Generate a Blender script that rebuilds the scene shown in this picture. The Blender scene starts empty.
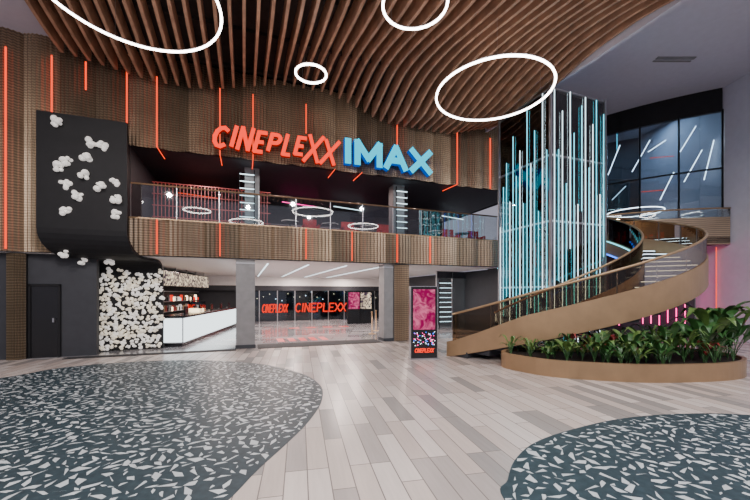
import bpy, math, random
from mathutils import Vector
random.seed(7)
R=random.Random(11)

# ---------------------------------------------------------------- materials
def new_mat(name):
    m=bpy.data.materials.new(name); m.use_nodes=True
    nt=m.node_tree; nt.nodes.clear()
    out=nt.nodes.new('ShaderNodeOutputMaterial')
    return m,nt,out
def pbr(name,col,rough=.5,metal=0,noise=0,nscale=5,bump=0,spec=.5,emit=None,es=0):
    m,nt,out=new_mat(name)
    p=nt.nodes.new('ShaderNodeBsdfPrincipled')
    p.inputs['Base Color'].default_value=(*col,1); p.inputs['Roughness'].default_value=rough
    p.inputs['Metallic'].default_value=metal
    p.inputs['Specular IOR Level'].default_value=spec
    if emit:
        p.inputs['Emission Color'].default_value=(*emit,1); p.inputs['Emission Strength'].default_value=es
    tc=nt.nodes.new('ShaderNodeTexCoord')
    n=nt.nodes.new('ShaderNodeTexNoise'); n.inputs['Scale'].default_value=nscale; n.inputs['Detail'].default_value=4
    nt.links.new(tc.outputs['Object'],n.inputs['Vector'])
    r=nt.nodes.new('ShaderNodeValToRGB')
    a=max(0,1-noise); 
    r.color_ramp.elements[0].position=.3; r.color_ramp.elements[1].position=.7
    r.color_ramp.elements[0].color=tuple(c*a for c in col)+(1,)
    r.color_ramp.elements[1].color=tuple(min(1,c*(1+noise)) for c in col)+(1,)
    nt.links.new(n.outputs['Fac'],r.inputs['Fac']); nt.links.new(r.outputs['Color'],p.inputs['Base Color'])
    if bump:
        b=nt.nodes.new('ShaderNodeBump'); b.inputs['Strength'].default_value=bump
        nt.links.new(n.outputs['Fac'],b.inputs['Height']); nt.links.new(b.outputs['Normal'],p.inputs['Normal'])
    nt.links.new(p.outputs[0],out.inputs[0])
    return m
def emi(name,col,s):
    m,nt,out=new_mat(name)
    e=nt.nodes.new('ShaderNodeEmission'); e.inputs[0].default_value=(*col,1); e.inputs[1].default_value=s
    nt.links.new(e.outputs[0],out.inputs[0]); return m
def glass(name,tint,refl=.12,rough=.02,fk=1):
    m,nt,out=new_mat(name)
    t=nt.nodes.new('ShaderNodeBsdfTransparent'); t.inputs[0].default_value=(*tint,1)
    g=nt.nodes.new('ShaderNodeBsdfGlossy'); g.inputs['Roughness'].default_value=rough
    f=nt.nodes.new('ShaderNodeFresnel'); f.inputs[0].default_value=1.5
    a=nt.nodes.new('ShaderNodeMath'); a.operation='MULTIPLY_ADD'; a.inputs[1].default_value=fk; a.inputs[2].default_value=refl; a.use_clamp=True
    mx=nt.nodes.new('ShaderNodeMixShader')
    nt.links.new(f.outputs[0],a.inputs[0]); nt.links.new(a.outputs[0],mx.inputs[0])
    nt.links.new(t.outputs[0],mx.inputs[1]); nt.links.new(g.outputs[0],mx.inputs[2]); nt.links.new(mx.outputs[0],out.inputs[0])
    return m
def bronze(name,col,metal=.5,rough=.42):
    m,nt,out=new_mat(name); N=nt.nodes; L=nt.links
    p=N.new('ShaderNodeBsdfPrincipled'); p.inputs['Metallic'].default_value=metal; p.inputs['Roughness'].default_value=rough
    tc=N.new('ShaderNodeTexCoord')
    w=N.new('ShaderNodeTexWave'); w.bands_direction='Z'; w.inputs['Scale'].default_value=4.2; w.inputs['Distortion'].default_value=2
    w.inputs['Detail'].default_value=1; w.inputs['Detail Scale'].default_value=.8
    n=N.new('ShaderNodeTexNoise'); n.inputs['Scale'].default_value=1.1
    L.new(tc.outputs['Object'],w.inputs[0]); L.new(tc.outputs['Object'],n.inputs['Vector'])
    mul=N.new('ShaderNodeMath'); mul.operation='MULTIPLY'; L.new(w.outputs['Fac'],mul.inputs[0]); L.new(n.outputs['Fac'],mul.inputs[1])
    r=N.new('ShaderNodeValToRGB'); L.new(mul.outputs[0],r.inputs[0])
    r.color_ramp.elements[0].color=tuple(c*.66 for c in col)+(1,); r.color_ramp.elements[1].color=tuple(min(1,c*1.4) for c in col)+(1,)
    r.color_ramp.elements[0].position=.05; r.color_ramp.elements[1].position=.6
    L.new(r.outputs[0],p.inputs['Base Color']); L.new(p.outputs[0],out.inputs[0]); return m

M={}
M['bronzeA']=bronze('perforated_bronze_a',(.29,.215,.15))
M['bronzeB']=bronze('perforated_bronze_b',(.19,.145,.10))
M['bronzeC']=bronze('perforated_bronze_c',(.38,.29,.20))
M['brass']=pbr('brushed_bronze',(.40,.265,.15),.38,.55,.08,3)
M['wood']=pbr('slat_wood',(.44,.25,.16),.5,0,.25,3)
M['wall_dark']=pbr('charcoal_paint',(.032,.034,.042),.6,0,.1)
M['wall_grey']=pbr('grey_plaster',(.22,.22,.23),.6,0,.1)
M['col_grey']=pbr('column_grey',(.22,.215,.22),.45,0,.12,4)
M['white']=pbr('white_paint',(.58,.57,.66),.6,0,.03)
M['ceil_in']=pbr('white_soffit',(.82,.79,.77),.5,0,.03)
M['ceil_dark']=pbr('dark_ceiling_void',(.05,.04,.038),.8,0,.2)
M['black']=pbr('black_gloss',(.012,.012,.014),.25,0,.1)
M['blackm']=pbr('black_matt',(.012,.012,.014),.6,0,.1,5,0,.25)
M['steel']=pbr('brushed_steel',(.45,.45,.47),.3,.9,.05)
M['popcorn']=pbr('popcorn_white_glow',(.88,.85,.80),.6,0,.2,30,0,.3,(1,.94,.90),.32)  # faint emission put into the material so the popcorn looks lit
M['popcorn_lit']=pbr('popcorn_warm_glow',(.80,.72,.60),.6,0,.35,9,0,.3,(1,.88,.74),.35)  # warm glow put into the material, imitating popcorn lit from within
M['glass']=glass('clear_glass',(.84,.90,.92),.06)
M['glass_br']=glass('bronze_glass',(.62,.50,.38),.03,.02,.35)
M['glass_dk']=glass('smoked_glass',(.55,.63,.70),.05)
M['glass_tower']=glass('tower_glass',(.78,.90,.94),.10)
M['led_red']=emi('led_orange_red',(1,.055,.012),2.2)
M['led_white']=emi('led_white',(1,.9,.84),17)
M['led_cool']=emi('led_cool_white',(.72,.92,1),3.5)
M['led_bright']=emi('led_bright_white',(.85,.95,1),9)
M['led_cyan']=emi('led_cyan',(.12,.72,.90),3)
M['led_blue']=emi('led_blue',(.02,.16,1),4)
M['led_mag']=emi('led_magenta',(1,.03,.28),5)
M['sign_red']=emi('sign_red',(1,.035,.012),2.2)
M['sign_dim']=emi('sign_red_dim',(1,.03,.01),1.4)
M['sign_side_red']=emi('sign_side_red',(.35,.01,.005),.8)
M['sign_cyan']=emi('sign_cyan',(.0,.58,.82),1.7)
M['sign_side_blue']=emi('sign_side_blue',(0,.08,.5),1.0)
M['counter']=emi('counter_glow',(.85,.96,1),2.6)
M['warm']=emi('warm_lamp',(1,.72,.42),5)
M['soil']=pbr('soil',(.02,.013,.008),.95,0,.4,20)
M['leafA']=pbr('leaf_green',(.03,.10,.025),.4,0,.3,8)
M['leafB']=pbr('leaf_light',(.09,.17,.04),.4,0,.3,8)
M['leafC']=pbr('leaf_red',(.22,.03,.03),.4,0,.3,8)
M['shard']=pbr('terrazzo_chip',(.53,.575,.60),.42,0,.15,2)
M['terr']=pbr('terrazzo_base',(.030,.050,.062),.45,0,.25,14,0,.3)
M['mat']=pbr('entrance_mat',(.025,.025,.028),.9,0,.2)
M['redstripe']=pbr('red_floor_graphic',(.55,.03,.03),.4,0,.1)
M['seat']=pbr('red_velvet',(.30,.015,.02),.8,0,.2,8,0,.5,(1,.05,.05),.06)

def plank_mat():
    m,nt,out=new_mat('floor_planks'); N=nt.nodes; L=nt.links
    p=N.new('ShaderNodeBsdfPrincipled'); p.inputs['Roughness'].default_value=.27
    tc=N.new('ShaderNodeTexCoord'); mp=N.new('ShaderNodeMapping'); mp.inputs['Rotation'].default_value=(0,0,-math.radians(102))
    L.new(tc.outputs['Object'],mp.inputs[0])
    b=N.new('ShaderNodeTexBrick'); b.inputs['Color1'].default_value=(0,0,0,1); b.inputs['Color2'].default_value=(1,1,1,1)
    b.inputs['Mortar'].default_value=(0.5,.5,.5,1); b.inputs['Scale'].default_value=1; b.inputs['Brick Width'].default_value=1.15
    b.inputs['Row Height'].default_value=.22; b.inputs['Mortar Size'].default_value=.006; b.offset=.37; b.offset_frequency=3
    L.new(mp.outputs[0],b.inputs[0])
    r=N.new('ShaderNodeValToRGB'); r.color_ramp.interpolation='CONSTANT'
    cols=[(0,(.57,.485,.445)),(.2,(.67,.585,.545)),(.36,(.34,.315,.305)),(.48,(.62,.53,.485)),(.64,(.45,.40,.38)),(.78,(.71,.63,.59))]
    e=r.color_ramp.elements
    e[0].position=0; e[0].color=(*cols[0][1],1); e[1].position=.2; e[1].color=(*cols[1][1],1)
    for q,c in cols[2:]:
        x=e.new(q); x.color=(*c,1)
    L.new(b.outputs['Color'],r.inputs[0])
    n=N.new('ShaderNodeTexNoise'); n.inputs['Scale'].default_value=2.5; n.inputs['Detail'].default_value=5
    mp2=N.new('ShaderNodeMapping'); mp2.inputs['Scale'].default_value=(1,12,1); L.new(mp.outputs[0],mp2.inputs[0]); L.new(mp2.outputs[0],n.inputs['Vector'])
    mx=N.new('ShaderNodeMix'); mx.data_type='RGBA'; mx.blend_type='MULTIPLY'; mx.inputs[0].default_value=.22
    L.new(r.outputs[0],mx.inputs[6]); L.new(n.outputs['Fac'],mx.inputs[7])
    mx2=N.new('ShaderNodeMix'); mx2.data_type='RGBA'; L.new(b.outputs['Fac'],mx2.inputs[0]); L.new(mx.outputs[2],mx2.inputs[6]); mx2.inputs[7].default_value=(.20,.175,.165,1)
    L.new(mx2.outputs[2],p.inputs['Base Color']); L.new(p.outputs[0],out.inputs[0]); return m
def tile_mat():
    m,nt,out=new_mat('foyer_tiles'); N=nt.nodes; L=nt.links
    p=N.new('ShaderNodeBsdfPrincipled'); p.inputs['Roughness'].default_value=.14
    tc=N.new('ShaderNodeTexCoord'); b=N.new('ShaderNodeTexBrick'); L.new(tc.outputs['Object'],b.inputs[0])
    b.inputs['Color1'].default_value=(.46,.44,.45,1); b.inputs['Color2'].default_value=(.20,.20,.22,1); b.inputs['Mortar'].default_value=(.06,.06,.06,1)
    b.inputs['Scale'].default_value=1; b.inputs['Brick Width'].default_value=1.2; b.inputs['Row Height'].default_value=.6; b.inputs['Mortar Size'].default_value=.012
    L.new(b.outputs[0],p.inputs['Base Color']); L.new(p.outputs[0],out.inputs[0]); return m
def screen_mat(name,c1,c2,s,scale=6):
    m,nt,out=new_mat(name); N=nt.nodes; L=nt.links
    tc=N.new('ShaderNodeTexCoord'); v=N.new('ShaderNodeTexNoise'); v.inputs['Scale'].default_value=scale; v.inputs['Distortion'].default_value=1.5; L.new(tc.outputs['Object'],v.inputs['Vector'])
    r=N.new('ShaderNodeValToRGB'); r.color_ramp.elements[0].color=(*c2,1); r.color_ramp.elements[1].color=(*c1,1)
    r.color_ramp.elements[0].position=.42; r.color_ramp.elements[1].position=.66
    L.new(v.outputs['Fac'],r.inputs[0]); e=N.new('ShaderNodeEmission'); e.inputs[1].default_value=s
    L.new(r.outputs[0],e.inputs[0]); L.new(e.outputs[0],out.inputs[0]); return m
M['planks']=plank_mat(); M['tiles']=tile_mat()
M['screen']=screen_mat('poster_screen',(1,.20,.38),(.38,.003,.10),.9,4)
M['menu']=screen_mat('menu_screen',(1,.8,.55),(.05,.03,.05),1.4,5)

# ---------------------------------------------------------------- frames
S=.369; DU=math.sqrt(1+S*S); UV=(1/DU,S/DU); NV=(-S/DU,1/DU); OX,OY=-6.55,10.8
def F(u,b,z): return (OX+u*UV[0]+b*NV[0], OY+u*UV[1]+b*NV[1], z)
def W(x,y,z): return (x,y,z)
def U(px,b=0):
    t=(px-375)/354; D=(10.8+S*6.55+DU*b)/(1-S*t)
    return (t*D-OX-b*NV[0])/UV[0]
def D_(px,b=0):
    t=(px-375)/354; return (10.8+S*6.55+DU*b)/(1-S*t)
def Z(px,py,b=0): return 1.8+(294-py)/354*D_(px,b)

class B:
    def __init__(s,name): s.n=name; s.v=[]; s.f=[]; s.mi=[]; s.ms=[]; s.sm=[]
    def mi_(s,m):
        m=M[m]
        if m not in s.ms: s.ms.append(m)
        return s.ms.index(m)
    def add(s,vs,fs,m,smooth=False):
        k=len(s.v); s.v+=[tuple(v) for v in vs]; i=s.mi_(m)
        for f in fs: s.f.append([k+a for a in f]); s.mi.append(i); s.sm.append(smooth)
    def box(s,T,a0,a1,b0,b1,z0,z1,m):
        vs=[T(a,b,z) for z in(z0,z1) for b in(b0,b1) for a in(a0,a1)]
        s.add(vs,[(0,2,3,1),(4,5,7,6),(0,1,5,4),(2,6,7,3),(0,4,6,2),(1,3,7,5)],m)
    def quad(s,p,m): s.add(p,[tuple(range(len(p)))],m)
    def prism(s,pts,z0,z1,m,mtop=None):
        n=len(pts); vs=[(x,y,z0) for x,y in pts]+[(x,y,z1) for x,y in pts]
        s.add(vs,[(i,(i+1)%n,n+(i+1)%n,n+i) for i in range(n)]+[tuple(range(n))[::-1]],m)
        s.add([(x,y,z1) for x,y in pts],[tuple(range(n))],mtop or m)
    def grid(s,fn,nu,nv,m,smooth=False):
        vs=[fn(i/nu,j/nv) for j in range(nv+1) for i in range(nu+1)]
        s.add(vs,[(j*(nu+1)+i,j*(nu+1)+i+1,(j+1)*(nu+1)+i+1,(j+1)*(nu+1)+i) for j in range(nv) for i in range(nu)],m,smooth)
    def tube(s,pts,r,m,n=8,closed=False):
        P=[Vector(p) for p in pts]; vs=[]; L=len(P)
        for i,p in enumerate(P):
            if closed: t=P[(i+1)%L]-P[i-1]
            else: t=P[min(i+1,L-1)]-P[max(i-1,0)]
            t.normalize(); up=Vector((0,0,1)) if abs(t.z)<.9 else Vector((1,0,0))
            a=t.cross(up).normalized(); c=a.cross(t)
            rr=r[i] if isinstance(r,(list,tuple)) else r
            for k in range(n):
                q=2*math.pi*k/n; vs.append(p+rr*(math.cos(q)*a+math.sin(q)*c))
        fs=[]
        for i in range(L if closed else L-1):
            j=(i+1)%L
            for k in range(n): fs.append((i*n+k,i*n+(k+1)%n,j*n+(k+1)%n,j*n+k))
        if not closed: fs+= [tuple(range(n)),tuple((L-1)*n+k for k in range(n))]
        s.add(vs,fs,m,True)
    def band(s,fn,n,th,m,smooth=True):
        vs=[];
        for i in range(n+1):
            x,y,nx,ny,z0,z1=fn(i/n)
            vs+=[(x,y,z0),(x,y,z1),(x-nx*th,y-ny*th,z1),(x-nx*th,y-ny*th,z0)]
        fs=[]
        for i in range(n):
            a=4*i; c=a+4
            for k in range(4): fs.append((a+k,a+(k+1)%4,c+(k+1)%4,c+k))
        fs+=[(0,1,2,3),(4*n,4*n+1,4*n+2,4*n+3)]
        s.add(vs,fs,m,False)
    def ball(s,c,r,m,sq=1,seg=8,rng=6):
        vs=[(c[0],c[1],c[2]+r*sq)]; 
        for j in range(1,rng):
            a=math.pi*j/rng
            for i in range(seg):
                q=2*math.pi*i/seg; vs.append((c[0]+r*math.sin(a)*math.cos(q),c[1]+r*math.sin(a)*math.sin(q),c[2]+r*sq*math.cos(a)))
        vs.append((c[0],c[1],c[2]-r*sq)); fs=[]
        for i in range(seg):
            fs.append((0,1+i,1+(i+1)%seg)); fs.append((len(vs)-1,1+(rng-2)*seg+(i+1)%seg,1+(rng-2)*seg+i))
            for j in range(rng-2):
                a=1+j*seg; fs.append((a+i,a+seg+i,a+seg+(i+1)%seg,a+(i+1)%seg))
        s.add(vs,fs,m,True)
    def done(s):
        me=bpy.data.meshes.new(s.n); 
        xs=[v[0] for v in s.v]; ys=[v[1] for v in s.v]; zs=[v[2] for v in s.v]
        c=Vector(((min(xs)+max(xs))/2,(min(ys)+max(ys))/2,min(zs)))
        me.from_pydata([Vector(v)-c for v in s.v],[],s.f)
        for m in s.ms: me.materials.append(m)
        me.polygons.foreach_set('material_index',s.mi); me.polygons.foreach_set('use_smooth',s.sm); me.update()
        o=bpy.data.objects.new(s.n,me); o.location=c; bpy.context.scene.collection.objects.link(o); return o

# ---------------------------------------------------------------- floor
b=B('floor'); b.prism([(-16,-6),(16,-6),(16,30),(-16,30)],-.2,0,'planks'); b.done()
def spline(pts,k=6):
    out=[]; n=len(pts)
    for i in range(n):
        p0,p1,p2,p3=[pts[(i+j-1)%n] for j in range(4)]
        for q in range(k):
            t=q/k; out.append(tuple(.5*(2*p1[a]+(p2[a]-p0[a])*t+(2*p0[a]-5*p1[a]+4*p2[a]-p3[a])*t*t+(3*p1[a]-p0[a]-3*p2[a]+p3[a])*t**3) for a in(0,1)))
    return out
def inside(x,y,poly):
    c=False; n=len(poly)
    for i in range(n):
        x1,y1=poly[i]; x2,y2=poly[i-1]
        if (y1>y)!=(y2>y) and x<(x2-x1)*(y-y1)/(y2-y1)+x1: c=not c
    return c
blobL=spline([(-8.0,7.6),(-7.66,8.6),(-6.5,9.35),(-4.77,9.6),(-2.96,9.1),(-1.71,8.06),(-1.09,7.0),(-.9,6.0),(-.93,5.05),(-1.07,4.22),(-1.2,3.62),(-1.3,3.0),(-1.6,2.0),(-2.6,1.1),(-5,.6),(-8.5,1.2),(-10,3.5),(-9.4,6)])
blobR=spline([(1.13,3.09),(1.28,3.42),(1.52,3.84),(1.93,4.28),(2.58,4.68),(3.53,5.1),(4.57,5.31),(5.57,5.26),(7.2,4.7),(8,3.2),(7.4,1.6),(5,.8),(2.6,.8),(1.3,1.8)])
for poly in (blobL,blobR):
    b=B('terrazzo_inlay'); b.prism(poly,0.0005,.004,'terr')
    xs=[p[0] for p in poly]; ys=[p[1] for p in poly]; cell={}
    x0,x1,y0,y1=min(xs),max(xs),min(ys),max(ys); tries=int((x1-x0)*(y1-y0)*700); g=.15
    for _ in range(tries):
        x=R.uniform(x0,x1); y=R.uniform(y0,y1)
        if not inside(x,y,poly): continue
        ci,cj=int(x//g),int(y//g); ok=True
        for i in(-1,0,1):
            for j in(-1,0,1):
                for q in cell.get((ci+i,cj+j),()):
                    if (q[0]-x)**2+(q[1]-y)**2<(q[2]+.035)**2: ok=False
        if not ok: continue
        a=R.uniform(0,6.28); ln=R.choice([.03,.045,.06,.075,.09,.10]); wd=ln*R.uniform(.28,.58)
        cell.setdefault((ci,cj),[]).append((x,y,ln*.62+.02))
        k=R.choice([3,4,4,5]); an=sorted(R.uniform(0,6.28) for _ in range(k))
        if max([(an[(i+1)%k]-an[i])%6.283 for i in range(k)])>3.4: an=[0,1.9,3.6,4.6]
        sh=[]
        for q in an:
            lx=math.cos(q)*ln*R.uniform(.8,1.2); ly=math.sin(q)*wd*R.uniform(.8,1.2)
            sh.append((x+lx*math.cos(a)-ly*math.sin(a),y+lx*math.sin(a)+ly*math.cos(a),.0052))
        if all(inside(q[0],q[1],poly) for q in sh): b.quad(sh,'shard')
    b.done()
b=B('foyer_floor'); b.box(F,-3.4,13.2,.05,12.6,.001,.006,'tiles'); b.done()
b=B('entrance_mat'); b.box(F,U(258),U(381),-.2,.8,.006,.016,'mat'); b.done()
b=B('entrance_mat'); b.box(F,U(62,-.3),U(236,-.3),-.3,.03,.001,.011,'mat'); b.done()
b=B('floor_graphic')
for i in range(5): b.box(F,3.6+i*.42,3.85+i*.42,1.3,2.3,.0062,.009,'redstripe')
for i in range(4): b.box(F,4.6+i*.9,5.1+i*.9,6.3,6.8,.0062,.009,'redstripe')
b.done()

# ---------------------------------------------------------------- facade
def panels(b,u0,u1,zb,zt,pw=.78,scal=.0,off=0):
    n=max(1,round((u1-u0)/pw)); w=(u1-u0)/n
    for i in range(n):
        m=R.choice(['bronzeA','bronzeB','bronzeC','bronzeA']); dz=R.uniform(-scal,scal); ph=R.uniform(.04,.13)
        ua=u0+i*w; K=16
        def fn(s,t,ua=ua,ph=ph,dz=dz):
            uu=ua+s*w; k=round(s*K)
            bb=off-ph*math.sin(math.pi*s)-(.045 if (k//1)%2 else 0)
            lo=zb+dz*.4-scal*math.sin(s*math.pi)
            return F(uu,bb,lo+(zt-lo)*t)
        b.grid(fn,K,4,m)
b=B('wall_facade')
panels(b,-6.5,U(128),2.95,9.0,.8)
panels(b,U(128),14.2,6.25,9.0,.8,.06)
panels(b,U(128),12.6,2.97,4.05,1.0,.01,-.02)
b.box(F,-6.5,U(128),.02,.2,2.95,9.1,'blackm')
b.box(F,U(128),14.2,.02,.3,6.3,9.1,'blackm')
b.box(F,U(128),12.65,.02,.19,2.95,4.05,'blackm')
b.box(F,U(128),12.65,-.1,.19,4.05,4.09,'brass')
b.done()
b=B('led_strip')
w=.017
def vled(px,z0,z1,m='led_red',bb=-.2): b.box(F,U(px,bb)-w,U(px,bb)+w,bb-.03,bb,z0,z1,m)
for px,z0 in ((6,3.0),(52,Z(52,115,-.2)),(86,Z(86,90,-.2)),(127,Z(127,125,-.2))): vled(px,z0,8.35)
for px in (157,220,253,306,397,457,490):
    vled(px,7.3 if px in(306,397) else 6.2,8.3)
for px in (157,220,253,335,362,457):
    u=U(px,-.2); b.tube([F(u,-.2,6.2),F(u,.9,6.24)],.014,'led_red',6)
for px in (157,220,306,352,430,397): vled(px,3.0,4.04)
b.done()

b=B('mezzanine_slab')
b.box(F,-6.5,12.65,.2,12.6,2.95,4.0,'wall_dark'); b.box(F,-6.5,12.65,.05,12.6,2.93,2.949,'ceil_in'); b.done()
b=B('ceiling_mezzanine'); b.box(F,-6.5,14.2,.31,8,6.31,6.5,'wall_dark'); b.done()
b=B('wall_mezzanine_back'); b.box(F,-1,14.2,7,7.2,4.0,6.31,'wall_dark')
b.done()
b=B('wall_mezzanine_left'); b.box(F,-1.0,-.85,.3,7,4.0,6.31,'wall_dark'); b.done()
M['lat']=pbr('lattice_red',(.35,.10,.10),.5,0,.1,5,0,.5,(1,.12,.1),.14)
b=B('lattice_screen')
for i in range(34): b.box(F,-.7+i*.12,-.675+i*.12,2.5,2.56,4.0,5.9,'lat')
for k in range(5): b.box(F,-.75,3.4,2.5,2.53,4.2+k*.42,4.23+k*.42,'lat')
b.done()
for px in (252,397):
    b=B('mezzanine_column'); u=U(px,1.2); b.box(F,u-.25,u+.25,1.0,1.5,4.0,6.31,'col_grey'); b.box(F,u-.3,u+.3,.95,1.55,4.0,4.12,'blackm'); b.done()
for px in (247,402):
    b=B('ladder_bar_stack'); u=U(px,.85)  # thin emissive bars stacked between two black uprights
    b.box(F,u-.26,u-.23,.85,.9,4.1,6.2,'blackm'); b.box(F,u+.23,u+.26,.85,.9,4.1,6.2,'blackm')
    for k in range(7): b.box(F,u-.24,u+.24,.84,.88,4.5+k*.25,4.52+k*.25,'led_cool')
    b.done()
for px,c in ((455,'led_cool'),(300,'led_mag'),(350,'led_cool'),(200,'led_red')):
    b=B('mezzanine_tube_light'); u=U(px,4)
    b.tube([F(u-.8,4,5.95),F(u+.8,4.4,5.95)],.02,c); b.tube([F(u,4.2,5.95),F(u,4.2,6.3)],.01,'blackm'); b.done()
b=B('lounge_bar'); b.box(F,3.5,9,5.2,5.9,4.0,5.1,'blackm'); b.box(F,3.4,9.1,5.1,6,5.1,5.15,'wall_grey'); b.box(F,3.6,8.9,5.17,5.2,4.9,4.93,'led_mag')
b.done()
for i,px in enumerate((290,330,368,436,462)):
    b=B('bar_table'); bb=2.3; u=U(px,bb); c=F(u,bb,0)
    b.tube([(c[0],c[1],4.0),(c[0],c[1],4.03)],.25,'blackm',14); b.tube([(c[0],c[1],4.03),(c[0],c[1],4.72)],.03,'steel'); b.tube([(c[0],c[1],4.72),(c[0],c[1],4.76)],.35,'wall_grey',18); b.done()
    b=B('lounge_armchair'); uu=u+.85
    b.box(F,uu-.28,uu+.28,2.05,2.6,4.18,4.45,'seat'); b.box(F,uu-.28,uu+.28,2.55,2.67,4.18,4.95,'seat')
    b.box(F,uu-.34,uu-.27,2.05,2.65,4.18,4.65,'seat'); b.box(F,uu+.27,uu+.34,2.05,2.65,4.18,4.65,'seat')
    for a in(-.26,.26):
        for c_ in(2.1,2.6): b.box(F,uu+a-.02,uu+a+.02,c_-.02,c_+.02,4.0,4.18,'blackm')
    b.done()
b=B('balcony_balustrade')
ub0,ub1=U(130),12.6; n=11
for i in range(n):
    a=ub0+(ub1-ub0)*i/n; c=ub0+(ub1-ub0)*(i+1)/n
    b.box(F,a+.02,c-.02,.06,.075,4.09,5.1,'glass')
    b.box(F,a-.012,a+.012,.05,.08,4.09,5.1,'steel')
b.tube([F(ub0,.07,5.13),F(ub1,.07,5.13)],.028,'brass'); b.done()

# ---------------------------------------------------------------- ground floor
dz0,dz1=U(30,.15)-.06,U(58,.15)+.06
b=B('wall_left'); b.box(F,-6.5,dz0,.2,.4,0,2.92,'wall_dark'); b.box(F,dz1,U(98,.3),.2,.4,0,2.92,'wall_dark'); b.box(F,dz0,dz1,.2,.4,2.08,2.92,'wall_dark')
b.done()
b=B('door_1'); u0,u1=U(30,.15),U(58,.15)
b.box(F,u0,u1,.2,.25,0,2.02,'black'); 
for a,c,z0,z1 in((u0-.05,u0,0,2.07),(u1,u1+.05,0,2.07),(u0-.05,u1+.05,2.02,2.07)): b.box(F,a,c,.16,.3,z0,z1,'blackm')
b.box(F,u1-.12,u1-.08,.12,.2,1.0,1.12,'steel'); b.done()
b=B('facade_pier'); panels(b,U(4),U(24),0,2.92,.3,0,.1); b.box(F,U(4),U(24),.1,.19,0,2.92,'blackm'); b.done()
def column(px0,px1,b0,b1,name='column'):
    b=B(name); u0,u1=U(px0,b0),U(px1,b0)
    b.box(F,u0,u1,b0,b1,.006,2.925,'col_grey'); b.box(F,u0-.02,u1+.02,b0-.02,b1+.02,.006,.12,'wall_dark')
    b.box(F,u0-.015,u1+.015,b0-.015,b1+.015,2.80,2.84,'steel')
    b.done()
column(236,255,.06,.6); column(384,393,.06,.6); 
b=B('column'); u0,u1=U(394,.06),U(409,.06); b.box(F,u0,u1,.08,.6,.006,2.925,'col_grey')
panels(b,u0,u1,.006,2.925,.45,0,.05); b.done()

def popcorn(b,c,r,m='popcorn',n=6):
    for k in range(n):
        d=Vector((R.gauss(0,1),R.gauss(0,1),R.gauss(0,1))).normalized()*r*.6
        b.ball((c[0]+d.x,c[1]+d.y,c[2]+d.z),r*R.uniform(.30,.58),m,R.uniform(.75,1.1),7,5)
b=B('popcorn_wall_display')
bf=-.7; ua,uc=U(36,bf),U(127,bf)
ztop=Z(80,116,bf); prof=[(bf,ztop),(bf,3.55)]
for k in range(1,9):
    a=k/8*math.pi/2; prof.append((bf+.75*(1-math.cos(a)),3.55-.72*math.sin(a)))
prof.append((.6,2.83)); 
for k in range(1,7):
    a=k/6*math.pi/2; prof.append((.6+.35*math.sin(a),2.83-.35*(1-math.cos(a))))
prof.append((.95,0.02))
ul0,ul1=U(98,.95),U(163,.95)
def lerp(a,c,t): return a+(c-a)*t
vs=[];np_=len(prof)
for i,(pb,pz) in enumerate(prof):
    t=min(1,max(0,(pb-bf)/(.95-bf)))
    for (dx) in (0,.12):
        l=lerp(ua,ul0,t); r_=lerp(uc,ul1,t)
        nb=dx if i<3 or i>np_-4 else dx*.7; nz=0 if (i<3 or i>np_-4) else dx*.7
        vs+=[F(l,pb+nb,pz+nz),F(r_,pb+nb,pz+nz)]
fs=[]
for i in range(np_-1):
    a=4*i;c=a+4
    fs+=[(a,a+1,c+1,c),(a+2,c+2,c+3,a+3),(a,c,c+2,a+2),(a+1,a+3,c+3,c+1)]
fs+=[(0,2,3,1)]
b.add(vs,fs,'blackm')
for px,py in ((57,122),(91,143),(103,146),(86,157),(67,160),(59,167),(83,175),(65,184),(78,195),(100,187),(114,183),(66,211),(116,199),(116,214)):
    popcorn(b,F(U(px,bf-.06),bf-.06,Z(px,py,bf-.06)),.155,'popcorn',8)
for px,py,bb,zz in ((65,243,-.3,2.98),(110,262,.25,2.78),(84,256,.1,2.8)):
    popcorn(b,F(U(px,bb),bb-.05,zz-.05),.14)
row=0; z=.14
while z<2.62:
    u=ul0+.08+(row%2)*.08
    while u<ul1-.06:
        if z<2.25 or R.random()<.5: popcorn(b,F(u+R.uniform(-.03,.03),.90,z+R.uniform(-.03,.03)),R.uniform(.085,.12),R.choice(['popcorn','popcorn_lit']),5)
        u+=.18
    z+=.15; row+=1
b.done()

P1=(.50,1.15); P2=(2.0,9.0)
L=math.hypot(P2[0]-P1[0],P2[1]-P1[1]); du=((P2[0]-P1[0])/L,(P2[1]-P1[1])/L); dn=(-du[1],du[0])
def K(a,c,z): return F(P1[0]+a*du[0]+c*dn[0],P1[1]+a*du[1]+c*dn[1],z)
b=B('concession_counter')
b.box(K,0,L,.05,.7,.12,1.0,'wall_grey'); b.box(K,.05,L,.1,.65,.006,.12,'black'); b.box(K,-.03,L,-.04,.75,1.0,1.06,'black')
for i in range(7): b.box(K,.03+i*L/7,(i+1)*L/7-.03,.02,.05,.16,.97,'counter')
b.box(K,-.01,0.0,.08,.66,.16,.97,'counter')
for i in range(5):
    a=.8+i*1.6; b.box(K,a,a+.3,.25,.3,1.06,1.35,'black'); b.box(K,a+.1,a+.2,.3,.4,1.06,1.1,'steel')
b.box(K,2.2,3.0,.2,.6,1.06,1.5,'glass'); b.box(K,2.25,2.95,.25,.55,1.06,1.2,'warm')
b.done()
b=B('back_bar_shelf')
b.box(K,.2,L,2.2,2.7,0.006,2.9,'blackm')
for k in range(3): b.box(K,.3,L,2.0,2.2,1.0+.45*k,1.03+.45*k,'steel')
for i in range(46):
    a=.4+i*.17; 
    for k in range(2):
        h=R.uniform(.14,.28); m=R.choice(['warm','popcorn','sign_dim','blackm','brass','leafC','col_grey','blackm'])
        b.box(K,a,a+.08,2.05,2.15,1.03+.45*k,1.03+.45*k+h,m)
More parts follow.
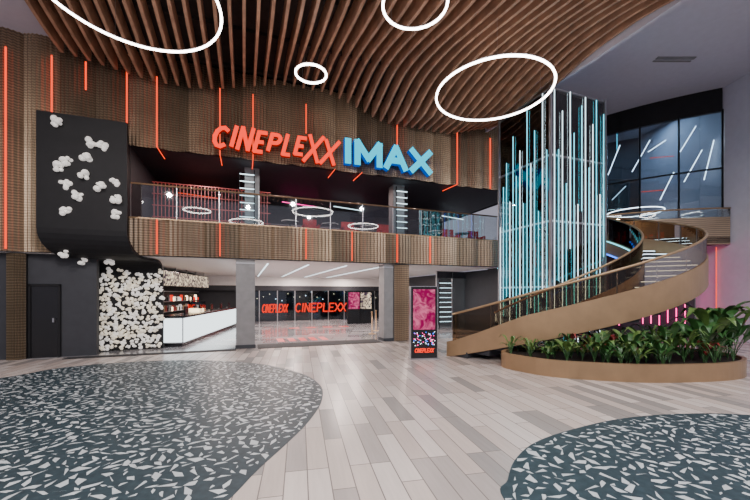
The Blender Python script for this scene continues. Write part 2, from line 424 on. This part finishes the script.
b.done()
b=B('menu_board')
for i in range(6): b.box(K,.4+i*1.3,1.55+i*1.3,1.5,1.56,2.15,2.72,'menu'); b.box(K,.37+i*1.3,1.58+i*1.3,1.56,1.6,2.12,2.75,'black'); b.box(K,.95+i*1.3,.98+i*1.3,1.56,1.6,2.7,2.925,'steel')
b.done()
b=B('wall_foyer_back'); b.box(F,-3.4,13.2,12.6,12.8,0,2.93,'wall_dark'); b.box(F,-3.4,13.2,12.0,12.1,2.35,2.93,'ceil_in'); b.box(F,-3.4,13.2,12.0,12.1,2.03,2.35,'wall_dark'); b.done()
b=B('wall_foyer_left'); b.box(F,-3.4,-3.2,.4,12.6,0,2.93,'blackm'); b.done()
b=B('wall_foyer_right'); b.box(F,13.0,13.2,.4,12.6,0,2.93,'wall_dark')
b.done()
b=B('glass_door_wall')
u0=2.2
for i in range(9):
    b.box(F,u0+i*1.15,u0+i*1.15+1.1,12.02,12.05,.02,2.0,'glass_dk'); b.box(F,u0+i*1.15-.05,u0+i*1.15,11.98,12.08,0.006,2.02,'steel')
b.done()
b=B('festoon_lamps')
for i in range(26):
    c=F(2.4+i*.4,12.35,R.uniform(1.35,1.95)); b.ball(c,.035,R.choice(['warm','led_bright','warm']))
b.box(F,2.2,12.7,12.3,12.4,1.99,2.02,'blackm')
b.done()
b=B('soffit_light_strip')
for i in range(4): b.box(F,3.2+i*1.5,3.24+i*1.5,1.2,11.5,2.915,2.929,'led_cool')
b.done()
b=B('poster_lightbox')
for px,m in ((354,'screen'),(366,'menu')):
    u=U(px,8); b.box(F,u-.4,u+.4,8,8.1,0.006,2.0,'black'); b.box(F,u-.34,u+.34,7.98,8,.9,1.9,m)
b.done()
b=B('lounge_partition')
for i in range(5):
    u=U(437,3)+i*.9; b.box(F,u,u+.84,3,3.02,.1,2.6,'glass'); b.box(F,u-.04,u,2.97,3.05,0.006,2.93,'steel')
b.box(F,U(437,3),12.99,2.97,3.05,2.6,2.92,'wall_dark'); b.done()
for px in (446,472):
    b=B('ladder_bar_stack'); u=U(px,3.6)  # taller stack of emissive bars behind the glass partition
    b.box(F,u-.4,u-.37,3.6,3.65,0.006,2.6,'blackm'); b.box(F,u+.37,u+.4,3.6,3.65,0.006,2.6,'blackm')
    for k in range(9): b.box(F,u-.38,u+.38,3.59,3.63,.35+k*.25,.38+k*.25,'led_cool')
    b.done()
for i,px in enumerate((372,376,381)):
    bb=2.6+i*1.2; u=U(px,bb); b=B('queue_stanchion'); c=F(u,bb,0)
    b.tube([(c[0],c[1],.006),(c[0],c[1],.03)],.16,'brass',14); b.tube([(c[0],c[1],.03),(c[0],c[1],.95)],.025,'brass'); b.ball((c[0],c[1],.98),.045,'brass')
    b.done()

# ---------------------------------------------------------------- ceiling
b=B('slatted_wood_ceiling')
us=-2.3; ns=46; pitch=14.1/(ns-1)
for i in range(ns):
    u=us+i*pitch; hw=.036; n=60; vs=[]
    for k in range(n+1):
        t=k/n; bb=-13+t*12.72
        e=max(0,min(1,(bb+2.6)/2.3)); e=e*e*(3-2*e)
        zl=8.48+.22*math.sin(bb*.85+u*.55)+.10*math.sin(bb*.31-u*.8)-e*(.12+.24*math.sin(u*.85+1.0))
        zl=min(max(zl,8.10),8.78)
        for du_,zz in ((-hw,zl),(hw,zl),(hw,zl+.45),(-hw,zl+.45)): vs.append(F(u+du_,bb,zz))
    fs=[]
    for k in range(n):
        a=4*k;c=a+4
        for q in range(4): fs.append((a+q,a+(q+1)%4,c+(q+1)%4,c+q))
    fs+=[(0,1,2,3),(4*n,4*n+1,4*n+2,4*n+3)]
    b.add(vs,fs,'wood')
for k in range(8):
    b.box(F,us,us+14.1,-12.5+k*1.75,-12.42+k*1.75,9.04,9.14,'ceil_dark')
b.done()
b=B('ceiling'); b.box(F,-2.5,12.0,-18,.4,9.14,9.3,'ceil_dark'); b.box(F,-10,-2.5,-18,.4,8.9,9.3,'white')
b.done()
b=B('ceiling_right')
c0=F(12.0,-20,0);c1=F(12.0,.4,0);
b.prism([(c0[0],c0[1]),(20,-4),(20,24),(c1[0]-1,22),(c1[0],c1[1])],9.85,10.05,'white'); b.done()
b=B('wall_upper_side'); b.box(F,14.25,14.4,0.1,6,6.3,9.84,'blackm'); b.box(F,12.0,14.4,.31,.4,8.9,9.84,'blackm'); b.box(F,11.9,12.0,-20,.4,8.6,9.84,'white'); b.done()
b=B('ceiling_vent'); b.box(W,9.6,10.9,12.0,12.12,9.82,9.85,'col_grey'); b.box(W,9.6,10.9,12.2,12.25,9.82,9.85,'col_grey'); b.done()

def ring(x,y,z,r,tr=.036,zc=8.08):
    b=B('ring_light')
    pts=[(x+r*math.cos(a),y+r*math.sin(a),z) for a in [2*math.pi*i/72 for i in range(72)]]
    b.tube(pts,tr,'led_white',8,True)
    pts2=[(p[0],p[1],p[2]+tr*1.3) for p in pts]; b.tube(pts2,tr*.8,'steel',6,True)
    for k in range(3):
        p=pts[k*24+3]; b.tube([(p[0],p[1],p[2]+tr),(p[0],p[1],zc)],.004,'steel',4)
    b.done()
def RP(px,py,z): D=(z-1.8)*354/(294-py); return ((px-375)/354*D,D)
x,y=RP(131,-5,7.2); ring(x,y,7.2,1.5,.024)
x,y=RP(415,5,7.2); ring(x,y,7.2,.60,.024)
x,y=RP(311,74,7.6); ring(x,y,7.6,.40,.028)
x,y=RP(493,93,7.2); ring(x,y,7.2,1.50,.029)
for x,y,r in ((3.4,3.0,1.3),(1.3,-3.1,1.2),(9.0,1.3,1.2),(-2.5,-1.5,.8),(-7,-1.5,1.5)): ring(x,y,7.2,r)
ring(12.25,16.7,5.65,1.1,.018,9.83)  # ring added in the lounge to imitate a ring reflected in the curtain wall

# ---------------------------------------------------------------- signs
def arc(cx,cy,rx,ry,a0,a1,n=8): return [(cx+rx*math.cos(math.radians(a0+(a1-a0)*i/n)),cy+ry*math.sin(math.radians(a0+(a1-a0)*i/n))) for i in range(n+1)]
G={'C':[arc(.55,.5,.5,.5,50,310)],'I':[[(.5,0),(.5,1)]],'N':[[(.05,0),(.05,1),(.9,0),(.9,1)]],
'E':[[(.9,1),(.05,1),(.05,0),(.9,0)],[(.05,.5),(.75,.5)]],'P':[[(.05,0),(.05,1)],[(.05,1)]+arc(.5,.74,.42,.26,90,-90)+[(.05,.48)]],
'L':[[(.1,1),(.1,0),(.9,0)]],'X':[[(0,0),(1,1)],[(0,1),(1,0)]],'M':[[(0,0),(0,1),(.5,.25),(1,1),(1,0)]],'A':[[(0,0),(.5,1),(1,0)],[(.22,.35),(.78,.35)]]}
def letters(b,T,text,u0,u1,z0,z1,sw,depth,mf,ms,shear=0,wts=None,jit=0,gap=.22):
    wd=[(wts or {}).get(c,1) for c in text]; tot=sum(wd)+gap*(len(text)-1); k=(u1-u0)/tot; x=u0
    for ch,wq in zip(text,wd):
        j0=R.uniform(-jit,jit); j1=R.uniform(-jit,jit)
        for st in G[ch]:
            pts=[]
            for gx,gz in st:
                zz=z0+j0+(z1-z0+j1-j0)*gz; uu=x+gx*k*wq+shear*(zz-z0); pts.append((uu,zz))
            for p,q in zip(pts,pts[1:]):
                dx,dz=q[0]-p[0],q[1]-p[1]; l=math.hypot(dx,dz) or 1; dx/=l; dz/=l
                e=sw*.32; a=(p[0]-dx*e,p[1]-dz*e); c=(q[0]+dx*e,q[1]+dz*e); nx,nz=-dz*sw/2,dx*sw/2
                quad=[(a[0]+nx,a[1]+nz),(a[0]-nx,a[1]-nz),(c[0]-nx,c[1]-nz),(c[0]+nx,c[1]+nz)]
                fr=[T(u,0,z) for u,z in quad]; bk=[T(u,depth,z) for u,z in quad]
                b.quad(fr,mf)
                b.add(fr+bk,[(0,1,5,4),(1,2,6,5),(2,3,7,6),(3,0,4,7),(4,5,6,7)],ms)
        x+=k*(wq+gap)
sb=-.5
def TS(u,d,z): return F(u,sb+d,z)
b=B('cinema_sign')
letters(b,TS,'CINEPLE',U(212,sb),U(302,sb),6.40,7.0,.125,.14,'sign_red','sign_side_red',.25,{'C':1.1,'I':.15,'E':.75,'L':.7,'N':1.05,'P':.95},.05,.42)
letters(b,TS,'XX',U(304,sb),U(334,sb),6.30,7.08,.125,.14,'sign_red','sign_side_red',.25,None,.05,.25)
letters(b,TS,'IMAX',U(346,sb),U(430,sb),6.42,7.17,.23,.2,'sign_cyan','sign_side_blue',0,{'I':.2,'M':1.1},0,.36)
for px in (225,260,300,350,385,420):
    u=U(px,sb+.2); b.box(F,u-.03,u+.03,sb+.12,-.14,6.65,6.7,'blackm')
b.done()
b=B('foyer_sign')
def TB(u,d,z): return F(u,11.9+d,z)
letters(b,TB,'CINEPLEXX',U(262,12),U(287,12),.6,1.1,.075,.06,'sign_dim','sign_side_red',.1,{'I':.35})
letters(b,TB,'CINEPLEXX',U(295,12),U(345,12),.6,1.15,.09,.06,'sign_dim','sign_side_red',.1,{'I':.35})
b.done()

# ---------------------------------------------------------------- digital kiosk
kc=(1.34,9.85); ka=math.radians(8)
def KT(a,c,z): return (kc[0]+a*math.cos(ka)-c*math.sin(ka),kc[1]+a*math.sin(ka)+c*math.cos(ka),z)
b=B('digital_poster_kiosk')
b.box(KT,-.40,.40,-.16,.16,0,.04,'steel'); b.box(KT,-.37,.37,-.1,.1,.04,2.0,'black'); b.box(KT,-.31,.31,-.112,-.1,.82,1.93,'screen')
b.box(KT,-.375,.375,-.105,.105,2.0,2.015,'steel'); b.box(KT,-.385,-.37,-.105,.105,.04,2.0,'steel'); b.box(KT,.37,.385,-.105,.105,.04,2.0,'steel')
for i in range(70):
    a=R.uniform(-.31,.31); z=R.uniform(.38,.76); b.box(KT,a-.01,a+.01,-.106,-.1,z-.01,z+.01,R.choice(['led_mag','led_cool','led_blue']))
def TK(u,d,z): return KT(u,-.125+d,z)
letters(b,TK,'CINEPLEXX',-.27,.25,.2,.30,.022,.02,'sign_red','sign_side_red',.2,{'I':.35})
b.done()

# ---------------------------------------------------------------- lift tower
TC=(6.0,12.2)
def TT(a,c,z): return (TC[0]+a*UV[0]+c*NV[0],TC[1]+a*UV[1]+c*NV[1],z)
b=B('glass_lift_tower'); s=1.15; ht=8.12
for a in(-s,s):
    for c in(-s,s): b.box(TT,a-.035,a+.035,c-.035,c+.035,0,ht,'steel')
for z in (.0,2.0,4.0,6.0,ht-.1):
    for c in(-s,s):
        b.box(TT,-s,s,c-.02,c+.02,z,z+.05,'steel'); b.box(TT,c-.02,c+.02,-s,s,z,z+.05,'steel')
for z0,z1 in((.09,2.0),(2.05,4),(4.05,6),(6.05,ht-.1)):
    b.box(TT,-s+.05,s-.05,-s,-s+.02,z0,z1,'glass_tower'); b.box(TT,-s,-s+.02,-s+.05,s-.05,z0,z1,'glass_tower')
    b.box(TT,-s+.05,s-.05,s-.02,s,z0,z1,'glass_tower'); b.box(TT,s-.02,s,-s+.05,s-.05,z0,z1,'glass_tower')
b.box(TT,-.7,.7,-.7,.7,.15,.25,'steel'); b.box(TT,-.7,.7,-.7,.7,2.4,2.5,'steel'); b.box(TT,-.7,.7,.65,.7,.25,2.4,'wall_grey')
for a in(-.85,.85): b.box(TT,a-.03,a+.03,-.03,.03,0,ht-.1,'steel')
tops=[8.0,6.2,7.4,5.2,8.05,6.8,4.6,7.7,8.0,5.8,7.2,8.0,5.0,7.6]
bots=[.3,2.2,.6,.3,3.2,.5,.3,4.4,1.0,.4,2.6,1.5,.4,3.0]
for i in range(14):
    a=-s+.1+i*.16; b.tube([TT(a,-s-.05,bots[i]),TT(a,-s-.05,tops[i])],.012,'led_cyan' if i%2 else 'led_cool',6)
tops=[4.2,5.6,6.4,5.0,7.2,5.8,6.6,4.8,7.8,6.0,7.0,4.4,8.0,6.2]
for i in range(14):
    a=s-.12-i*.16; b.tube([TT(-s-.05,a,.3+(i*37%5)*.35),TT(-s-.05,a,tops[i])],.012,'led_cyan' if i%3 else 'led_cool',6)
for i in range(9):
    a=-1+i*.25; b.tube([TT(a,s-.1,1+R.random()),TT(a,s-.1,5+2.9*R.random())],.014,'led_blue' if i%3==0 else 'led_cyan',6)
b.done()

# ---------------------------------------------------------------- spiral stair
def ro(th): 
    k=max(0,(228-th)/22); return 4.0+.36*k*k
RI=2.55; T0,T1=206,406
def zb(th): return max(0,.019*(th-206)-.03)
def tread(th): return .02*(th-206)
def H(th,r,z): a=math.radians(th); return (TC[0]+r*math.cos(a),TC[1]+r*math.sin(a),z)
b=B('spiral_staircase')
def top(th): return zb(th)+.42+.30*min(1,(th-206)/30)
def fo(t):
    th=T0+(T1-T0)*t; p=H(th,ro(th),0); a=math.radians(th); return (p[0],p[1],math.cos(a),math.sin(a),zb(th)+.005,top(th))
def fi(t):
    th=T0+(T1-T0)*t; p=H(th,RI,0); a=math.radians(th); return (p[0],p[1],-math.cos(a),-math.sin(a),zb(th)+.005,top(th)-.15)
b.band(fo,90,.07,'brass'); b.band(fi,90,.06,'brass')
b.grid(lambda s_,t:H(T0+8+(T1-T0-8)*s_,lerp(RI+.03,ro(T0+8+(T1-T0-8)*s_)-.03,t),zb(T0+8+(T1-T0-8)*s_)+.02),90,1,'brass')
nst=24
for i in range(nst):
    a0=T0+(T1-T0)*i/nst; a1=T0+(T1-T0)*(i+1)/nst; zt=4.0*(i+1)/nst
    r1=ro((a0+a1)/2)-.08
    vs=[]
    for z in(max(.01,zt-.2),zt):
        for th in(a0,a1): vs+= [H(th,RI+.07,z),H(th,r1,z)]
    b.add(vs,[(0,1,3,2),(4,6,7,5),(0,4,5,1),(1,5,7,3),(3,7,6,2),(2,6,4,0)],'wall_dark')
    b.tube([H(a0,RI+.1,zt-.02),H(a0,r1-.03,zt-.02)],.012,'led_cool',4)
def go(t):
    th=T0+2+(T1-T0-2)*t; p=H(th,ro(th)-.03,0); a=math.radians(th); return (p[0],p[1],math.cos(a),math.sin(a),top(th),tread(th)+1.05+.1)
def gi(t):
    th=T0+2+(T1-T0-2)*t; p=H(th,RI+.02,0); a=math.radians(th); return (p[0],p[1],-math.cos(a),-math.sin(a),top(th)-.15,tread(th)+1.15)
b.band(go,90,.015,'glass_br'); b.band(gi,90,.015,'glass')
b.tube([H(th,ro(th)-.035,tread(th)+1.18) for th in range(208,407,2)],.032,'brass')
b.tube([H(th,RI+.025,tread(th)+1.18) for th in range(208,407,2)],.03,'brass')
for th in range(209,406,14): b.tube([H(th,ro(th)-.06,top(th)-.05),H(th,ro(th)-.06,tread(th)+1.17)],.012,'steel',6)
b.tube([H(th,RI-.03,zb(th)+.05) for th in range(212,407,2)],.025,'led_blue',6)
b.tube([H(th,RI-.03,top(th)-.2) for th in range(212,407,2)],.018,'led_cyan',6)
b.done()

# planter
outer=[(3.15,8.85),(3.4,8.15),(3.96,7.6),(4.85,7.3),(5.56,7.17),(6.65,7.22),(7.5,7.4),(8.05,7.68),(8.5,8.2),(8.55,8.9)]
inner=[(8.1,9.7),(7.3,9.3),(6.1,9.1),(4.9,9.3),(3.9,9.55)]
pl=spline(outer+inner,5)
b=B('planter_bed'); b.prism(pl,0.0,.30,'brass','soil')
n=len(pl); cx=sum(p[0] for p in pl)/n; cy=sum(p[1] for p in pl)/n
inn=[(p[0]+(cx-p[0])*.03,p[1]+(cy-p[1])*.07) for p in pl]
vs=[(x,y,.30) for x,y in pl]+[(x,y,.37) for x,y in pl]+[(x,y,.37) for x,y in inn]+[(x,y,.30) for x,y in inn]
fs=[]
for i in range(n):
    j=(i+1)%n
    for k in range(3): fs.append((k*n+i,k*n+j,(k+1)*n+j,(k+1)*n+i))
b.add(vs,fs,'brass'); b.done()
def plant(x,y,h,n,lw,mats,spread=.5,name='tropical_plant'):
    b=B(name); z0=.30
    for i in range(n):
        az=i*2.4+R.uniform(-.3,.3); hh=h*R.uniform(.55,1.05); sp=spread*h*R.uniform(.5,1.1)
        m=R.choice(mats); dx,dy=math.cos(az),math.sin(az); px,py=-dy,dx
        st=.35
        def c(t): return (x+dx*sp*(t**1.4),y+dy*sp*(t**1.4),z0+hh*math.sin(t*1.9)/1.0 if t<.83 else z0+hh*(math.sin(.83*1.9)-(t-.83)*.9))
        b.tube([c(0),c(st/2),c(st)],.008,'leafA',4)
        K_=7; vs=[]
        for k in range(K_+1):
            t=st+(1-st)*k/K_; p=c(t); w_=lw*math.sin(math.pi*(k/K_)**.75*.98+.02)
            vs+=[(p[0]-px*w_,p[1]-py*w_,p[2]+w_*.35),(p[0],p[1],p[2]),(p[0]+px*w_,p[1]+py*w_,p[2]+w_*.35)]
        fs=[]
        for k in range(K_):
            a=3*k; fs+=[(a,a+1,a+4,a+3),(a+1,a+2,a+5,a+4)]
        b.add(vs,fs,m,True)
    b.done()
pin_=[]
tr=0
while len(pin_)<60 and tr<8000:
    tr+=1
    x=R.uniform(3.3,8.5); y=R.uniform(7.3,9.5)
    if not inside(x,y,inn) : continue
    if any((x-a)**2+(y-c)**2<.23**2 for a,c in pin_): continue
    pin_.append((x,y))
for x,y in pin_:
    hmax=.52+.11*max(0,x-4)
    plant(x,y,R.uniform(.3,hmax),R.randint(9,16),R.uniform(.025,.07),R.choice([['leafA'],['leafA','leafB'],['leafB'],['leafA','leafC'],['leafA']]),R.uniform(.6,.9))
for x,y,h,lw in ((7.65,8.0,1.2,.12),(8.1,8.5,1.35,.13),(7.2,7.75,1.0,.1),(6.4,7.7,.85,.09),(5.9,7.7,.75,.08),(5.0,7.75,.65,.08),(8.05,7.95,1.1,.12),(5.5,7.65,.7,.07)):
    plant(x,y,h,12,lw,['leafA','leafA','leafA','leafB'],.7)

# ---------------------------------------------------------------- right side
def pathband(b,pts,z0,z1,th,m):
    for p,q in zip(pts,pts[1:]):
        dx,dy=q[0]-p[0],q[1]-p[1]; l=math.hypot(dx,dy); nx,ny=-dy/l*th,dx/l*th
        vs=[(p[0],p[1],z0),(q[0],q[1],z0),(q[0]+nx,q[1]+ny,z0),(p[0]+nx,p[1]+ny,z0)]; vs+=[(v[0],v[1],z1) for v in vs]
        b.add(vs,[(0,1,2,3),(4,5,6,7),(0,1,5,4),(1,2,6,5),(2,3,7,6),(3,0,4,7)],m)
def qb(p0,p1,p2,n): return [tuple((1-t)**2*p0[a]+2*t*(1-t)*p1[a]+t*t*p2[a] for a in(0,1)) for t in [i/n for i in range(n+1)]]
drum=qb((7.8,20),(9.3,15.9),(13.55,13.8),14)
b=B('curtain_wall')
pathband(b,drum,8.95,9.85,.15,'blackm'); pathband(b,drum,4.0,8.95,.04,'glass_dk'); pathband(b,drum,6.7,6.75,.1,'blackm')
for p in drum[::2]: b.tube([(p[0],p[1],4.0),(p[0],p[1],9.0)],.035,'blackm',6)
b.done()
b=B('wall_lounge_back'); pathband(b,qb((10.4,21),(11.5,19.2),(13.55,18.2),6),4.0,9.84,.1,'wall_dark'); b.done()
def drumD(px,off):
    best=None; k=(px-375)/354
    for p,q in zip(drum,drum[1:]):
        f0=p[0]-k*p[1]; f1=q[0]-k*q[1]
        if f0*f1<=0:
            t=f0/(f0-f1); best=p[1]+(q[1]-p[1])*t
    return (best or 14.5)+off
b=B('reflected_streak_tubes')  # glowing tubes added behind the glass to imitate reflected streaks
for (px,y0,y1,dx,m,o) in ((608,175,145,12,'led_bright',.3),(617,150,122,0,'led_cyan',.3),(632,172,140,18,'led_bright',.35),(648,152,140,18,'led_bright',.3),(680,152,126,16,'led_bright',.3),(684,182,150,18,'led_bright',.25),(704,180,140,10,'led_bright',.2),(612,200,186,14,'led_cool',.3),(650,158,156,24,'led_red',.3),(660,200,172,14,'led_bright',.3),(640,192,190,24,'led_red',.3)):
    def p(X,Y):
        D=drumD(X,o); return ((X-375)/354*D,D,1.8+(294-Y)/354*D)
    b.tube([p(px,y0),p(px+dx,y1)],.016,m,6)
b.done()
bal=qb((9.3,15.0),(11.2,13.6),(13.55,13.5),10)
b=B('mezzanine_landing')
b.prism([(5.37,15.3),(7.0,14.95),(7.8,14.07),(8.78,15.08)]+bal+[(13.55,22),(3.2,22)],3.75,3.995,'wall_dark')
pathband(b,bal,3.7,4.75,.08,'bronzeC'); pathband(b,bal,4.75,5.05,.015,'glass'); b.tube([(x,y,5.08) for x,y in bal],.03,'brass')
b.done()
b=B('wall_right'); b.box(W,13.6,13.9,-6,20,0,9.84,'white'); b.done()
b=B('wall_under_landing'); pts=[(6.2,19.5),(9,17.2),(13.55,15.0)]; pathband(b,pts,0,3.74,.15,'wall_dark'); b.done()
b=B('neon_tube_wall_light')
for i in range(26):
    t=i/25; x=lerp(6.6,13.2,t); y=(lerp(19.5,17.2,(x-6.2)/2.8) if x<9 else lerp(17.2,15.0,(x-9)/4.6))-.12
    m='led_blue' if t<.35 and i%2 else ('led_cyan' if t<.3 else 'led_mag')
    b.tube([(x,y,.15+R.random()*.5),(x,y,3.6-R.random()*.6)],.02,m,6)
b.done()
b=B('led_strip'); b.tube([(13.5,14.0,.5),(13.5,14.0,3.65)],.015,'led_red',6); b.done()

# ---------------------------------------------------------------- lights
def area(name,loc,size,power,col=(1,1,1),rot=(0,0,0),shape='SQUARE'):
    l=bpy.data.lights.new(name,'AREA'); l.energy=power; l.color=col; l.size=size; l.shape=shape
    o=bpy.data.objects.new(name,l); o.location=loc; o.rotation_euler=rot; bpy.context.scene.collection.objects.link(o)
def spot(name,loc,power,col=(1,1,1),rot=(0,0,0),ang=150,rad=.12):
    l=bpy.data.lights.new(name,'SPOT'); l.energy=power; l.color=col; l.spot_size=math.radians(ang); l.spot_blend=.6; l.shadow_soft_size=rad
    o=bpy.data.objects.new(name,l); o.location=loc; o.rotation_euler=rot; bpy.context.scene.collection.objects.link(o)
for x,y,c in ((-6,2,(1,.92,.87)),(-1.5,2,(1,.94,.9)),(3,1,(1,.95,.94)),(7.5,3,(.95,.95,1)),(-4,-2,(1,.92,.87)),(1,-2,(1,.94,.9)),(6,-2,(.95,.95,1))):
    spot('lobby_fill_spot',(x,y,8.05),950,c,(math.radians(24),0,0))  # unseen spots added overhead as the main lobby fill
for u,bb in ((3.2,1.5),(6,1.6),(4.6,4.5),(7.6,4.5),(1.6,3.5),(4,8),(7,8.5),(10,3),(10.5,8),(1,7),(5.5,10.8),(9,11)):
    area('foyer_downlight',F(u,bb,2.91),.22,95,(1,.82,.74),(0,0,0),'DISK')
for u in (1,4,7,10): area('mezzanine_downlight',F(u,2,6.29),.2,42,(1,.78,.70),(0,0,0),'DISK')
for u in (2,6,10): area('mezzanine_downlight',F(u,5,6.29),.2,40,(1,.4,.42),(0,0,0),'DISK')
area('lounge_downlight',(12.6,16.2,9.7),.4,70,(.6,.8,1),(0,0,0),'DISK')
area('lounge_downlight',(10.8,17.6,9.7),.4,70,(.6,.8,1),(0,0,0),'DISK')
spot('planter_spot',(9.5,6.5,9.6),600,(1,.90,.84),(math.radians(10),math.radians(8),0),90)

w=bpy.data.worlds.new('lobby_ambient'); bpy.context.scene.world=w; w.use_nodes=True
bg=w.node_tree.nodes['Background']; bg.inputs[0].default_value=(.68,.66,.80,1); bg.inputs[1].default_value=.52

cam=bpy.data.cameras.new('camera'); co=bpy.data.objects.new('camera',cam); bpy.context.scene.collection.objects.link(co)
cam.lens=36*354/750; cam.sensor_width=36; cam.shift_y=44/750; cam.clip_start=.05
co.location=(0,0,1.8); co.rotation_euler=(math.radians(90),0,0)
bpy.context.scene.camera=co
